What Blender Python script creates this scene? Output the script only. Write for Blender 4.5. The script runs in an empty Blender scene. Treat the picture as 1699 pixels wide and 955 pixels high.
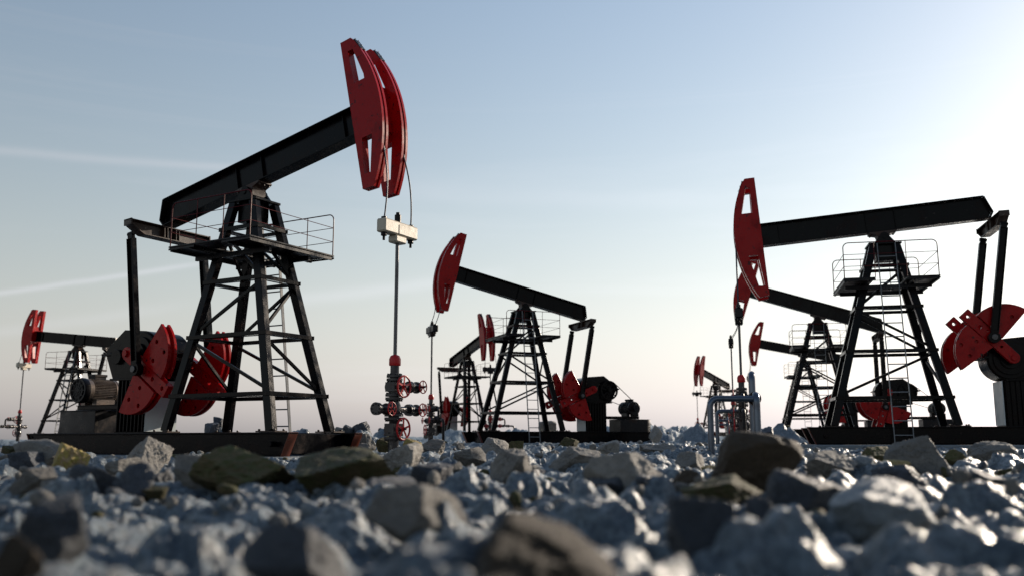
import bpy, bmesh, math, random
import numpy as np
from mathutils import Vector, Matrix, noise as mnoise
sc = bpy.context.scene
COL = sc.collection
R = math.radians
random.seed(7)
# ------------------------------------------------------------------ camera numbers (camera stands at the origin)
FPX, PITCH, CX, CY = 1535.1, 0.162211, 849.5, 477.5
def ray(px, py):
    a, b = (px-CX)/FPX, -(py-CY)/FPX
    c, s = math.cos(PITCH), math.sin(PITCH)
    return np.array([a, c-b*s, s+b*c])
# ------------------------------------------------------------------ materials
def nt(name):
    m = bpy.data.materials.new(name); m.use_nodes = True
    t = m.node_tree; return m, t, t.nodes['Principled BSDF']
def N(t, typ, **kw):
    n = t.nodes.new(typ)
    for k, v in kw.items():
        if k.startswith('i_'): n.inputs[k[2:].replace('_', ' ')].default_value = v
        else: setattr(n, k, v)
    return n
def ramp(t, fac, stops):
    r = t.nodes.new('ShaderNodeValToRGB'); e = r.color_ramp.elements
    while len(e) < len(stops): e.new(.5)
    for el, (p, c) in zip(e, stops):
        el.position = p; el.color = (c if len(c) == 4 else (*c, 1)) if hasattr(c, '__len__') else (c, c, c, 1)
    t.links.new(fac, r.inputs[0]); return r.outputs[0]
def noise(t, scale, detail=6, rough=.6, vec=None, dist=0):
    n = N(t, 'ShaderNodeTexNoise'); n.inputs['Scale'].default_value = scale
    n.inputs['Detail'].default_value = detail; n.inputs['Roughness'].default_value = rough
    n.inputs['Distortion'].default_value = dist
    if vec is not None: t.links.new(vec, n.inputs['Vector'])
    return n.outputs['Fac']
def objvec(t):
    tc = N(t, 'ShaderNodeTexCoord'); oi = N(t, 'ShaderNodeObjectInfo')
    a = N(t, 'ShaderNodeVectorMath', operation='MULTIPLY_ADD')
    t.links.new(oi.outputs['Random'], a.inputs[0]); a.inputs[1].default_value = (37, 53, 91)
    t.links.new(tc.outputs['Object'], a.inputs[2]); return a.outputs[0], oi
def mixc(t, fac, a, b):
    m = N(t, 'ShaderNodeMix', data_type='RGBA')
    if isinstance(fac, float): m.inputs[0].default_value = fac
    else: t.links.new(fac, m.inputs[0])
    for k, v in ((6, a), (7, b)):
        if isinstance(v, tuple): m.inputs[k].default_value = (*v, 1)
        else: t.links.new(v, m.inputs[k])
    return m.outputs[2]
def bump(t, h, strength, dist, bs):
    b = N(t, 'ShaderNodeBump'); b.inputs['Strength'].default_value = strength; b.inputs['Distance'].default_value = dist
    t.links.new(h, b.inputs['Height']); t.links.new(b.outputs[0], bs.inputs['Normal'])
def paint(name, base, chip, rust, rough=(.22, .5), chips=.66, streak=.5, metal=0., bstr=.35, spec=.3):
    """weathered gloss paint: chips to dark primer, rust blotches, brush-mark bump"""
    m, t, bs = nt(name); v, oi = objvec(t)
    n1 = noise(t, 7, 8, .7, v, .4); n2 = noise(t, 2.2, 6, .65, v); n3 = noise(t, 45, 4, .6, v)
    c = mixc(t, ramp(t, n1, [(chips, 0), (chips+.02, 1)]), base, chip)
    c = mixc(t, ramp(t, n2, [(.52, 0), (.72, streak)]), c, rust)
    t.links.new(c, bs.inputs['Base Color'])
    t.links.new(ramp(t, n2, [(.35, rough[0]), (.7, rough[1])]), bs.inputs['Roughness'])
    bs.inputs['Metallic'].default_value = metal; bs.inputs['Specular IOR Level'].default_value = spec
    mx = N(t, 'ShaderNodeMath', operation='MULTIPLY_ADD'); t.links.new(n1, mx.inputs[0]); mx.inputs[1].default_value = 1.2
    t.links.new(n3, mx.inputs[2]); bump(t, mx.outputs[0], bstr, .006, bs)
    return m
def rockmat(name, a, b, c, rough=.75, moss=None, spec=.3):
    m, t, bs = nt(name); v, oi = objvec(t)
    n1 = noise(t, 3.0, 8, .7, v, .3); n2 = noise(t, 38, 6, .75, v); n3 = noise(t, 9, 8, .7, v)
    col = mixc(t, ramp(t, n1, [(.35, 0), (.65, 1)]), a, b)
    col = mixc(t, ramp(t, n2, [(.5, 0), (.66, .75)]), col, c)
    if moss: col = mixc(t, ramp(t, n3, [(.46, 0), (.56, .9)]), col, moss)
    hs = N(t, 'ShaderNodeHueSaturation'); t.links.new(col, hs.inputs['Color'])
    mr = N(t, 'ShaderNodeMapRange'); t.links.new(oi.outputs['Random'], mr.inputs[0]); mr.inputs[3].default_value = .7; mr.inputs[4].default_value = 1.3
    t.links.new(mr.outputs[0], hs.inputs['Value']); t.links.new(hs.outputs[0], bs.inputs['Base Color'])
    bs.inputs['Roughness'].default_value = rough; bs.inputs['Specular IOR Level'].default_value = spec
    mx = N(t, 'ShaderNodeMath', operation='MULTIPLY_ADD'); t.links.new(n3, mx.inputs[0]); mx.inputs[1].default_value = 2.5
    t.links.new(n2, mx.inputs[2]); bump(t, mx.outputs[0], .9, .02, bs)
    return m
M = {}
M['black'] = paint('black_paint', (.0016, .0016, .0024), (.022, .018, .016), (.012, .0035, .002), (.10, .36), .64, .7, 0, .3, .09)
M['iron'] = paint('dark_iron', (.005, .005, .007), (.04, .036, .03), (.03, .012, .006), (.22, .55), .62, .8, 0, .35, .16)
M['red'] = paint('red_paint', (.27, .003, .004), (.008, .006, .008), (.10, .002, .003), (.14, .40), .61, .7, 0, .22, .12)
M['brightred'] = paint('valve_red_paint', (.38, .006, .008), (.04, .012, .012), (.15, .005, .005), (.3, .5), .68, .5, 0, .2, .3)
M['rail'] = paint('railing_red_paint', (.07, .005, .007), (.02, .014, .015), (.04, .006, .006), (.4, .6), .66, .5, 0, .1, .1)
M['beige'] = paint('beige_paint', (.40, .35, .27), (.2, .17, .13), (.28, .23, .17), (.35, .6), .68, .5)
M['grey'] = paint('grey_paint', (.14, .145, .15), (.1, .09, .08), (.15, .13, .11), (.3, .55), .64, .5)
M['panel'] = paint('sky_lit_panel', (.42, .47, .48), (.2, .2, .19), (.3, .33, .33), (.25, .5), .66, .5)  # pale blue base colour carries the sky light falling on the panel
M['rustred'] = paint('red_brown_steel', (.10, .022, .010), (.03, .015, .01), (.05, .012, .006), (.25, .5), .62, .6, 0, .3, .3)
M['rusty'] = paint('rusty_steel', (.022, .010, .006), (.09, .07, .05), (.05, .016, .007), (.3, .6), .6, .8)
M['motor'] = paint('bare_motor_metal', (.16, .13, .11), (.04, .03, .03), (.12, .07, .045), (.2, .4), .6, .6, .5)
M['pipe'] = paint('dark_blue_pipe_paint', (.07, .09, .12), (.15, .17, .2), (.03, .012, .01), (.10, .26), .64, .6, .6, .25, .5)
M['steel'] = paint('polished_steel', (.07, .07, .075), (.05, .05, .05), (.05, .035, .025), (.25, .4), .8, .5, .8, .1)
M['cable'] = paint('wire_rope', (.03, .035, .05), (.02, .02, .02), (.04, .03, .03), (.4, .6), .7, .3, .3)
M['cast'] = paint('cast_iron', (.03, .028, .030), (.10, .09, .08), (.05, .02, .012), (.2, .5), .6, .7, .35, .4, .4)
M['concrete'] = rockmat('pad_concrete', (.17, .20, .225), (.22, .245, .26), (.13, .145, .16), .8)
M['granite'] = rockmat('grey_granite', (.14, .132, .12), (.24, .225, .20), (.035, .034, .034), .7)
M['slate'] = rockmat('dark_blue_stone', (.020, .026, .038), (.045, .052, .065), (.10, .11, .12), .55, None, .5)
M['olive'] = rockmat('olive_mossy_stone', (.075, .062, .03), (.11, .085, .04), (.03, .027, .018), .8, (.055, .06, .018))
M['tan'] = rockmat('tan_stone', (.34, .235, .11), (.26, .19, .11), (.12, .10, .08), .75, (.28, .23, .06))
M['pale'] = rockmat('pale_stone', (.25, .28, .30), (.17, .20, .225), (.07, .085, .1), .5, None, .5)
M['brown'] = rockmat('brown_stone', (.055, .04, .025), (.085, .062, .04), (.03, .024, .018), .75)
def groundmat():
    m, t, bs = nt('cobbled_ground'); tc = N(t, 'ShaderNodeTexCoord'); v = tc.outputs['Object']
    n1 = noise(t, 2.6, 8, .68, v, .6); n2 = noise(t, 24, 8, .74, v, .3); n3 = noise(t, 70, 4, .6, v); n4 = noise(t, .35, 4, .6, v)
    c = mixc(t, ramp(t, n2, [(.34, 0), (.6, 1)]), (.012, .019, .030), (.205, .25, .28))
    c = mixc(t, ramp(t, n1, [(.32, 0), (.52, 1)]), (.030, .052, .078), c)
    c = mixc(t, ramp(t, n4, [(.5, 0), (.7, .3)]), c, (.13, .13, .11))
    t.links.new(c, bs.inputs['Base Color'])
    t.links.new(ramp(t, n2, [(.3, .5), (.65, .24)]), bs.inputs['Roughness'])
    mx = N(t, 'ShaderNodeMath', operation='MULTIPLY_ADD'); t.links.new(n2, mx.inputs[0]); mx.inputs[1].default_value = 3.
    t.links.new(n3, mx.inputs[2]); bump(t, mx.outputs[0], .8, .02, bs)
    return m
M['ground'] = groundmat()
# ------------------------------------------------------------------ mesh builder
class MB:
    def __init__(s): s.v = []; s.f = []
    def add(s, vs, fs):
        o = len(s.v); s.v += [tuple(p) for p in vs]; s.f += [tuple(i+o for i in f) for f in fs]; return s
    def box(s, x0, x1, y0, y1, z0, z1):
        vs = [(x, y, z) for x in (x0, x1) for y in (y0, y1) for z in (z0, z1)]
        return s.add(vs, [(0,1,3,2),(4,6,7,5),(0,4,5,1),(2,3,7,6),(0,2,6,4),(1,5,7,3)])
    def bar(s, a, b, w, h, up=(0,0,1)):
        a, b = Vector(a), Vector(b); d = (b-a).normalized(); u = Vector(up)
        x = d.cross(u)
        if x.length < 1e-4: x = d.cross(Vector((1,0,0)))
        x.normalize(); y = x.cross(d).normalized()
        vs = [p+x*w/2*i+y*h/2*j for p in (a, b) for i in (-1, 1) for j in (-1, 1)]
        return s.add(vs, [(0,1,3,2),(4,6,7,5),(0,4,5,1),(2,3,7,6),(0,2,6,4),(1,5,7,3)])
    def ibeam(s, a, b, w, h, t, up=(0,0,1)):
        a, b = Vector(a), Vector(b); d = (b-a).normalized(); u = Vector(up); x = d.cross(u).normalized(); y = x.cross(d).normalized()
        s.bar(a+y*(h/2-t/2), b+y*(h/2-t/2), w, t, up); s.bar(a-y*(h/2-t/2), b-y*(h/2-t/2), w, t, up)
        return s.bar(a, b, t, h-2*t, up)
    def cyl(s, a, b, r, r2=None, n=20):
        a, b = Vector(a), Vector(b); r2 = r if r2 is None else r2
        d = (b-a).normalized(); x = d.orthogonal().normalized(); y = d.cross(x)
        vs = []
        for p, q in ((a, r), (b, r2)):
            for i in range(n):
                an = 2*math.pi*i/n; vs.append(p+x*q*math.cos(an)+y*q*math.sin(an))
        fs = [(i, (i+1) % n, n+(i+1) % n, n+i) for i in range(n)]+[tuple(range(n))[::-1], tuple(range(n, 2*n))]
        return s.add(vs, fs)
    def lathe(s, a, axis, prof, n=24):
        a = Vector(a); d = Vector(axis).normalized(); x = d.orthogonal().normalized(); y = d.cross(x); vs = []; fs = []
        for (h, r) in prof:
            for i in range(n):
                an = 2*math.pi*i/n; vs.append(a+d*h+(x*math.cos(an)+y*math.sin(an))*max(r, .001))
        for k in range(len(prof)-1):
            fs += [(k*n+i, k*n+(i+1) % n, (k+1)*n+(i+1) % n, (k+1)*n+i) for i in range(n)]
        fs += [tuple(range(n))[::-1], tuple(range((len(prof)-1)*n, len(prof)*n))]
        return s.add(vs, fs)
    def tube(s, pts, r, n=8):
        pts = [Vector(p) for p in pts]; vs = []; fs = []; x = None
        for i, p in enumerate(pts):
            d = (pts[min(i+1, len(pts)-1)]-pts[max(i-1, 0)]).normalized()
            x = d.orthogonal().normalized() if x is None else (x-d*x.dot(d)).normalized()
            y = d.cross(x)
            vs += [p+(x*math.cos(2*math.pi*k/n)+y*math.sin(2*math.pi*k/n))*r for k in range(n)]
        for i in range(len(pts)-1):
            fs += [(i*n+k, i*n+(k+1) % n, (i+1)*n+(k+1) % n, (i+1)*n+k) for k in range(n)]
        fs += [tuple(range(n))[::-1], tuple(range((len(pts)-1)*n, len(pts)*n))]
        return s.add(vs, fs)
    def prism(s, prof, y0, y1, holes=()):
        """profile in x-z, thickness along y; holes are counter-profiles"""
        bm = bmesh.new(); loops = []
        for lp in [prof]+list(holes):
            vs = [bm.verts.new((x, y0, z)) for x, z in lp]
            loops.append([bm.edges.new((vs[i], vs[(i+1) % len(vs)])) for i in range(len(vs))])
        if holes: bmesh.ops.triangle_fill(bm, edges=[e for l in loops for e in l], use_beauty=True)
        else: bm.faces.new([l.verts[0] for l in loops[0]] if False else list(bm.verts))
        ex = bmesh.ops.extrude_face_region(bm, geom=list(bm.faces))
        for v in ex['geom']:
            if isinstance(v, bmesh.types.BMVert): v.co.y = y1
        bmesh.ops.recalc_face_normals(bm, faces=bm.faces); bm.verts.index_update()
        s.add([v.co.copy() for v in bm.verts], [[v.index for v in f.verts] for f in bm.faces]); bm.free(); return s
    def bolts(s, pts, axis, r=.022, h=.03):
        d = Vector(axis)
        for p in pts: s.cyl(Vector(p), Vector(p)+d*h, r, n=6)
        return s
    def mesh(s, name, mat, bevel=0, smooth=35):
        me = bpy.data.meshes.new(name); me.from_pydata([tuple(p) for p in s.v], [], s.f)
        bm = bmesh.new(); bm.from_mesh(me); bmesh.ops.recalc_face_normals(bm, faces=bm.faces)
        if bevel:
            es = [e for e in bm.edges if len(e.link_faces) == 2 and e.calc_face_angle(0) > R(38)]
            bmesh.ops.bevel(bm, geom=es, offset=bevel, segments=1, affect='EDGES', clamp_overlap=True)
        bm.to_mesh(me); bm.free()
        me.polygons.foreach_set('use_smooth', [True]*len(me.polygons)); me.set_sharp_from_angle(angle=R(smooth))
        me.materials.append(M[mat] if isinstance(mat, str) else mat); return me
def obj(name, me, parent=None, loc=(0,0,0), rot=(0,0,0), label=None):
    o = bpy.data.objects.new(name, me); COL.objects.link(o); o.parent = parent; o.location = loc; o.rotation_euler = rot
    if label: o['label'] = label
    return o
def tag(o, label=None, cat=None, group=None, kind=None):
    if label: o['label'] = label
    if cat: o['category'] = cat
    if group: o['group'] = group
    if kind: o['kind'] = kind
    return o
CACHE = {}
def cached(key, fn):
    if key not in CACHE: CACHE[key] = fn()
    return CACHE[key]
def arcpts(cx, cz, r, a0, a1, n):
    return [(cx+r*math.cos(a0+(a1-a0)*i/n), cz+r*math.sin(a0+(a1-a0)*i/n)) for i in range(n+1)]
# ------------------------------------------------------------------ pumping unit, local frame: x to the horse head, z=0 under the skid
S = .533; ZP = 6.56; XC, ZC, RP = -3.30, 2.563, .82
FX, RX, WB = 1.918, -1.635, .987
TFX, TRX, TW, HT = .36, -.33, .335, 6.30
def legpt(front, side, z):
    k = (z-S)/(HT-S); xb, xt = (FX, TFX) if front else (RX, TRX)
    return Vector((xb+(xt-xb)*k, side*(WB+(TW-WB)*k), z))
def m_skid():
    b = MB(); s0, s1 = -6.75, 2.74
    for y in (-1.12, 1.12):
        b.prism([(s0, S), (s1, S), (s1, S-.035), (s0, S-.035)], y-.13, y+.13)
        b.prism([(s0, 0), (s1-.26, 0), (s1-.26, .035), (s0, .035)], y-.13, y+.13)
        b.prism([(s0, .035), (s1-.24, .035), (s1-.02, S-.035), (s0, S-.035)], y-.015, y+.015)
        b.cyl((2.2, y-.2, .27), (2.2, y+.2, .27), .06)
    for x in (2.25, 1.6, -1.7, -3.1, -4.2, -5.6, -6.65):
        b.box(x-.05, x+.05, -1.10, 1.10, .05, S-.03)
    return b.mesh('skid', 'black', .006)
def m_endplate(y):
    b = MB(); s1 = 2.74; b.prism([(s1-.26, .0), (s1-.235, .0), (s1+.005, S), (s1-.02, S)], y-.135, y+.135); return b.mesh('end_plate', 'rustred', .004)
def m_leg(front, side):
    a, c = legpt(front, side, S+.03), legpt(front, side, HT)
    b = MB(); d = (c-a).normalized(); w, h, t = .225, .175, .03
    x = Vector((1,0,0)); x = (x-d*x.dot(d)).normalized(); y = d.cross(x)
    def q(cx, cy, sx, sy):
        vs = [p+x*(cx+i*sx/2)+y*(cy+j*sy/2) for p in (a, c) for i in (-1,1) for j in (-1,1)]
        b.add(vs, [(0,1,3,2),(4,6,7,5),(0,4,5,1),(2,3,7,6),(0,2,6,4),(1,5,7,3)])
    q(0, 0, w, h)
    return b.mesh('leg', 'black', .008)
def m_foot(front, side):
    b = MB(); p = legpt(front, side, S)
    b.box(p.x-.30, p.x+.30, p.y-.2, p.y+.2, S+.003, S+.035)
    b.bolts([(p.x+i, p.y+j, S+.035) for i in (-.24, .24) for j in (-.14, .14)], (0,0,1), .03, .04)
    return b.mesh('foot_plate', 'rusty', .004)
LV = (1.42, 2.87, 4.25, 5.60)
def m_brace(kind, z, s):
    b = MB(); e = .012
    if kind == 'x':       # along x, on side s, outside the legs
        a, c = legpt(1, s, z), legpt(0, s, z); o = Vector((0, s*(.103), 0)); b.bar(a+o+Vector((.16,0,0)), c+o-Vector((.16,0,0)), .03, .10)
        b.bar(a+Vector((0, s*.03, -.06)), c+Vector((0, s*.03, -.045)), .09, .015)
    else:                 # along y at front or rear
        a, c = legpt(s, -1, z), legpt(s, 1, z); o = Vector(((.129 if s else -.129), 0, 0)); b.bar(a+o-Vector((0,.095,0)), c+o+Vector((0,.095,0)), .03, .098)
        b.bar(a+Vector((0,0,-.045)), c+Vector((0,0,-.045)), .09, .015)
    return b.mesh('brace', 'black', .004)
def m_diag(p, q, r=.05):
    b = MB(); b.bar(p, q, .06, .075); return b.mesh('diagonal_brace', 'black', .004)
def diagonals():
    out = []
    for s in (-1, 1):
        for i, (z0, z1) in enumerate(zip(LV[:-1], LV[1:])):
            lo, hi = z0+.1, z1-.1
            f0 = (1, 0)[i == 1]
            p, q = legpt(1, s, lo if i != 1 else hi), legpt(0, s, hi if i != 1 else lo)
            out.append((p, q))
    for fr in (1, 0):
        for i, (z0, z1) in enumerate(zip(LV[:-1], LV[1:])):
            lo, hi = z0+.1, z1-.1
            out.append((legpt(fr, -1, hi if i != 1 else lo), legpt(fr, 1, lo if i != 1 else hi)))
    return out
def m_cap():
    b = MB(); b.box(-.49, .51, -.44, .44, 6.302, 6.36)
    b.box(-.27, .27, -.27, .27, 5.80, 6.30)
    return b.mesh('tower_cap', 'black', .008)
def m_saddle():
    b = MB()
    for s in (-1, 1):
        pr = [(-.33, 6.363), (.33, 6.363)]+[(.13*math.cos(a), ZP+.02+.13*math.sin(a)) for a in [R(10+16*i) for i in range(11)]]
        b.prism(pr, s*.30-.045, s*.30+.045)
    b.cyl((0, -.37, ZP), (0, .37, ZP), .07)
    return b.mesh('saddle_bearing', 'black', .006)
PA0, PA1, PW, PZ = -1.334, 1.455, 1.475, 5.075
def m_deck():
    b = MB()
    for (x0, x1, y0, y1) in ((.52, PA1, -PW, PW), (PA0, -.42, -PW, PW), (-.418, .518, -PW, -.85)):
        b.box(x0, x1, y0, y1, PZ-.035, PZ)
        b.box(x0+.02, x1-.02, y0+.02, y1-.02, PZ-.05, PZ-.036)
    for y in (-PW+.012, PW-.012):
        for (x0, x1) in ((.52, PA1), (PA0, -.42)): b.box(x0, x1, y-.012+.001, y+.012-.001, PZ-.10, PZ-.051)
    for x in (PA0+.05, PA1-.05, .7, -.6): b.box(x-.03, x+.03, -PW+.04, PW-.04, PZ-.13, PZ-.052)
    for y in (-.68, .68):
        b.box(PA0+.1, PA1-.12, y-.04, y+.04, PZ-.25, PZ-.132)
    return b.mesh('platform_deck', 'iron', .004)
def m_rail(y):
    b = MB(); x0, x1, h, c = PA0+.03, PA1-.03, 1.10, .16
    pts = [(x0, y, PZ)]+[(x0+c-c*math.cos(a), y, PZ+h-c+c*math.sin(a)) for a in [R(15*i) for i in range(7)]]
    pts += [(x1-c+c*math.sin(a), y, PZ+h-c+c*math.cos(a)) for a in [R(15*i) for i in range(7)]]+[(x1, y, PZ)]
    b.tube(pts, .015, 8)
    for x in (.52, -.40): b.tube([(x, y, PZ), (x, y, PZ+h)], .012)
    for z in (.36, .73): b.tube([(x0, y, PZ+z), (x1, y, PZ+z)], .009)
    return b.mesh('railing', 'rail')
def m_endrail(x):
    b = MB()
    for z in (.36, .73): b.tube([(x, -PW+.03, PZ+z), (x, PW-.03, PZ+z)], .009)
    return b.mesh('end_rail', 'rail')
def m_ladder():
    b = MB(); p0, p1 = Vector((0, 1.42, .02)), Vector((0, .52, 6.3))
    for s in (-1, 1): b.bar(p0+Vector((s*.27, 0, 0)), p1+Vector((s*.27, 0, 0)), .022, .085, (0,1,0))
    for i in range(14):
        p = p0.lerp(p1, (i+.6)/14.6); b.tube([p-Vector((.27,0,0)), p+Vector((.27,0,0))], .018, 8)
    return b.mesh('ladder', 'grey')
# beam frame: origin at the pivot pin, u forward, v up
def m_beam():
    b = MB(); t, w = .032, .206; top, bot = .96, .21; xe = 3.80
    b.box(-3.12, xe, -w, w, top-t, top); b.box(-3.20, xe, -w, w, bot, bot+t)
    b.prism([(-3.15, top-.002), (-3.35, .40), (-3.32, .385), (-3.115, top-.04)], -w+.002, w-.002)
    b.prism([(-3.35, .402), (-3.24, bot+.002), (-3.20, bot+.03), (-3.32, .42)], -w+.004, w-.004)
    b.prism([(-3.30, .40), (-3.20, bot+.031), (xe, bot+.031), (xe, top-t-.001), (-3.13, top-t-.001)], -.02, .02)
    for x in (-.45, .45, 3.2): b.box(x-.012, x+.012, -w+.11, w-.11, bot+t+.001, top-t-.001)
    return b.mesh('walking_beam', 'black', .005)
def m_saddleblock():
    b = MB(); b.prism([(-.42, .207), (.42, .207), (.42, .16), (.2, .10), (.14, -.10), (-.14, -.10), (-.2, .10), (-.42, .16)], -.235, .235)
    b.bolts([(x, y, .16) for x in (-.36, .36) for y in (-.17, 0, .17)], (0,0,-1), .03, .05)
    return b.mesh('beam_saddle', 'rusty', .005)
def headprof(inset, dv):
    cx_, cz_, r = .99, .57, 3.66
    pts = [(3.77, 2.48), (4.09-inset, 2.48)]
    for a in np.linspace(29.5, -32.2, 22):
        a = R(a); x, z = cx_+(r-inset)*math.cos(a), cz_+(r-inset)*math.sin(a)
        if z < .57: z = .57+(z-.57)*(1-dv/1.9)
        pts.append((x, z))
    pts += [(3.77, -1.35+dv)]
    return pts
def m_head(s, dv):
    b = MB(); w0, w1 = .265, .485
    up = [(3.95, 2.17), (4.10, 2.17), (4.33, 1.30), (3.99, 1.30)]
    lo = [(3.97, -.13), (4.27, -.13), (4.06, -1.02+dv), (3.87, -1.01+dv)]
    holes = [up, lo]
    a, c, d, e = w0, w0+.075, w1-.075, w1
    for (y0, y1, ins) in ((a, c, 0), (c, d, .07), (d, e, 0)):
        b.prism(headprof(ins, dv), s*y0+(.0005 if ins else 0), s*y1-(.0005 if ins else 0), holes)
    return b.mesh('horse_head', 'red', .0)
def m_latch(s):
    b = MB(); w0, w1 = .265, .485
    p, q = Vector((4.16, s*.375, 2.41)), Vector((4.30, s*.375, 2.10))
    b.bar(p, q, .20, .05, (1,0,.4))
    b.bolts([Vector((4.19+i*.07, s*(.375+j*.06), 2.42-i*.155)) for i in (0, 1, 2) for j in (-1, 1)], Vector((.9,0,.4)), .02, .012)
    return b.mesh('latch_plate', 'iron', .008)
def m_spacer():
    b = MB(); b.box(3.86, 4.36, -.262, .262, .06, 1.26); b.box(3.801, 3.858, -.24, .24, .14, 1.03); return b.mesh('head_spacer', 'red', .01)
def m_equal():
    b = MB(); L = 1.32; w, t = .14, .03; zc = .0
    b.box(-w, w, -L, L, .13, .16)
    for s in (-1, 1):
        b.box(-w-.01, w+.01, s*(L-.02)-.02, s*(L-.02)+.02, .0, .17)
        b.add([(x, s*y, z) for x in (-.015, .015) for y, z in ((0, -.17), (.9, -.17), (L-.06, .02), (L-.06, .13), (0, .13))],
              [(0,1,2,3,4), (9,8,7,6,5), (0,5,6,1), (1,6,7,2), (2,7,8,3), (3,8,9,4), (4,9,5,0)])
        b.add([(x, s*y, z) for x in (-w, w) for y, z in ((0, -.20), (.9, -.20), (.9, -.17), (0, -.17))],
              [(0,1,2,3), (7,6,5,4), (0,4,5,1), (1,5,6,2), (2,6,7,3), (3,7,4,0)])
        b.bar((0, s*.9, -.185), (0, s*(L-.06), .01), .279, .029, (0,0,1))
        b.box(-.13, .13, s*.14-.012, s*.14+.012, -.168, .128); b.box(-.13, .13, s*.24-.012, s*.24+.012, -.168, .128)
    return b.mesh('equalizer_beam', 'rusty', .004)
def m_pitman(L):
    b = MB()
    b.cyl((-.11, 0, 0), (.11, 0, 0), .055); b.box(-.09, .09, -.05, .05, -.14, .05)
    b.ibeam((0, 0, -.12), (0, 0, -L+.16), .15, .22, .022, (1, 0, 0))
    b.box(-.10, .10, -.075, .075, -L+.10, -L+.22)
    b.cyl((0, -.09, -L), (0, .09, -L), .17, n=28)
    return b.mesh('pitman_arm', 'black', .005)
def m_pin():
    b = MB(); b.cyl((0, -.13, 0), (0, .13, 0), .085, n=24); return b.mesh('pitman_pin', 'steel', .006)
# crank frame: origin at the shaft, a along the arm, b across
def holec(x, z, r=.055, n=12): return [(x+r*math.cos(2*math.pi*i/n), z+r*math.sin(2*math.pi*i/n)) for i in range(n)]
def m_crank(s):
    b = MB(); w = .17
    pr = [(w*math.cos(a), w*math.sin(a)) for a in [R(90+18*i) for i in range(11)]]+[(1.90, -w), (1.90, w)]
    b.prism(pr, s*.82, s*1.0, [holec(1.28, 0), holec(1.73, 0), holec(.46, 0, .04), holec(1.05, .07, .03)])
    b.cyl((0, s*.78, 0), (0, s*1.06, 0), .09, n=20); b.cyl((RP, s*.80, 0), (RP, s*1.16, 0), .10, n=20)
    return b.mesh('crank_arm', 'red', .007)
def m_weight(s, q, front):
    b = MB(); ax, az = .62, .19
    def prof(r0, r1, off=0):
        pts = [(ax+off, az+off)]
        for i in range(15):
            t = i/14; a = R(1+83*t); r = r0+(r1-r0)*t; pts.append((ax+r*math.cos(a), max(az+off, az+r*math.sin(a))))
        return [(x, q*z) for x, z in pts]
    hs = [[(x, q*z) for x, z in holec(*p)] for p in ((1.05, .40), (.88, .85), (1.28, .78))]
    b.prism(prof(.96, 1.12), s*.76, s*.84, hs); b.prism(prof(.90, 1.05), s*.8405, s*.9595); b.prism(prof(.96, 1.12), s*.96, s*1.04, hs)
    return b.mesh('counterweight', 'red', .006)
def m_gearbox():
    b = MB(); W = .5
    pr = [(-4.08, 3.27), (-4.76, 2.79), (-4.80, 2.64), (-4.46, 1.98), (-3.35, 1.93)]+[(XC+.64*math.cos(R(a)), ZC+.64*math.sin(R(a))) for a in range(-85, 95, 12)]
    b.prism(pr, -W, W)
    b.prism([(-4.90, 2.60), (-2.58, 2.60), (-2.58, 2.66), (-4.90, 2.66)], -W-.07, W+.07)
    for s in (-1, 1):
        for r, y0, y1 in ((.60, W, W+.07), (.48, W+.07, W+.13), (.30, W+.13, W+.2)): b.cyl((XC, s*y0, ZC), (XC, s*y1, ZC), r, n=32)
        b.cyl((XC, s*(W+.2), ZC), (XC, s*.80, ZC), .10, n=18)
        b.cyl((-4.25, s*W, 2.55), (-4.25, s*(W+.1), 2.55), .2, n=24)
        b.bolts([(x, s*(W+.035), 2.66) for x in np.linspace(-4.8, -2.7, 9)], (0,0,1), .02, .03)
    b.prism([(-4.50, 1.93), (-3.2, 1.90), (-3.2, 1.96), (-4.50, 1.98)], -W-.06, W+.06)
    return b.mesh('gearbox', 'black', .008)
def m_pedestal():
    b = MB(); b.box(-4.2, -3.1, -.44, .44, S+.001, 1.93); b.box(-4.24, -3.06, -.5, .5, S+.002, S+.04)
    for s in (-1, 1):
        for i in range(8):
            x = -4.17+i*.146; b.box(x-.02, x+.02, s*.47-.035, s*.47+.035, S+.041, 1.92)
    for i in range(7):
        y = -.40+i*.133; b.box(-3.1, -3.06, y-.01, y+.01, S+.041, 1.92)
    return b.mesh('gearbox_pedestal', 'black', .005)
def m_panel():
    b = MB(); b.box(-3.055, -3.035, -.5, .5, S+.041, 1.91)
    return b.mesh('front_panel', 'panel', .003)
def m_flywheel():
    b = MB(); r = .47; y0, y1 = .64, .76; c = (-4.25, 2.55)
    prof = [(r-.055, y0), (r, y0), (r, y1), (r-.055, y1)]; n = 40; vs = []; fs = []
    for i in range(n):
        a = 2*math.pi*i/n
        for q, y in prof: vs.append((c[0]+q*math.cos(a), y, c[1]+q*math.sin(a)))
    for i in range(n):
        for k in range(4): fs.append((i*4+k, i*4+(k+1) % 4, ((i+1) % n)*4+(k+1) % 4, ((i+1) % n)*4+k))
    b.add(vs, fs)
    b.cyl((c[0], .58, c[1]), (c[0], .80, c[1]), .085)
    for i in range(7):
        a = 2*math.pi*i/7+.2; b.bar((c[0]+.07*math.cos(a), .70, c[1]+.07*math.sin(a)), (c[0]+(r-.04)*math.cos(a), .70, c[1]+(r-.04)*math.sin(a)), .03, .045)
    return b.mesh('flywheel', 'black')
MX, MZ = -5.74, 1.70
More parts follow.
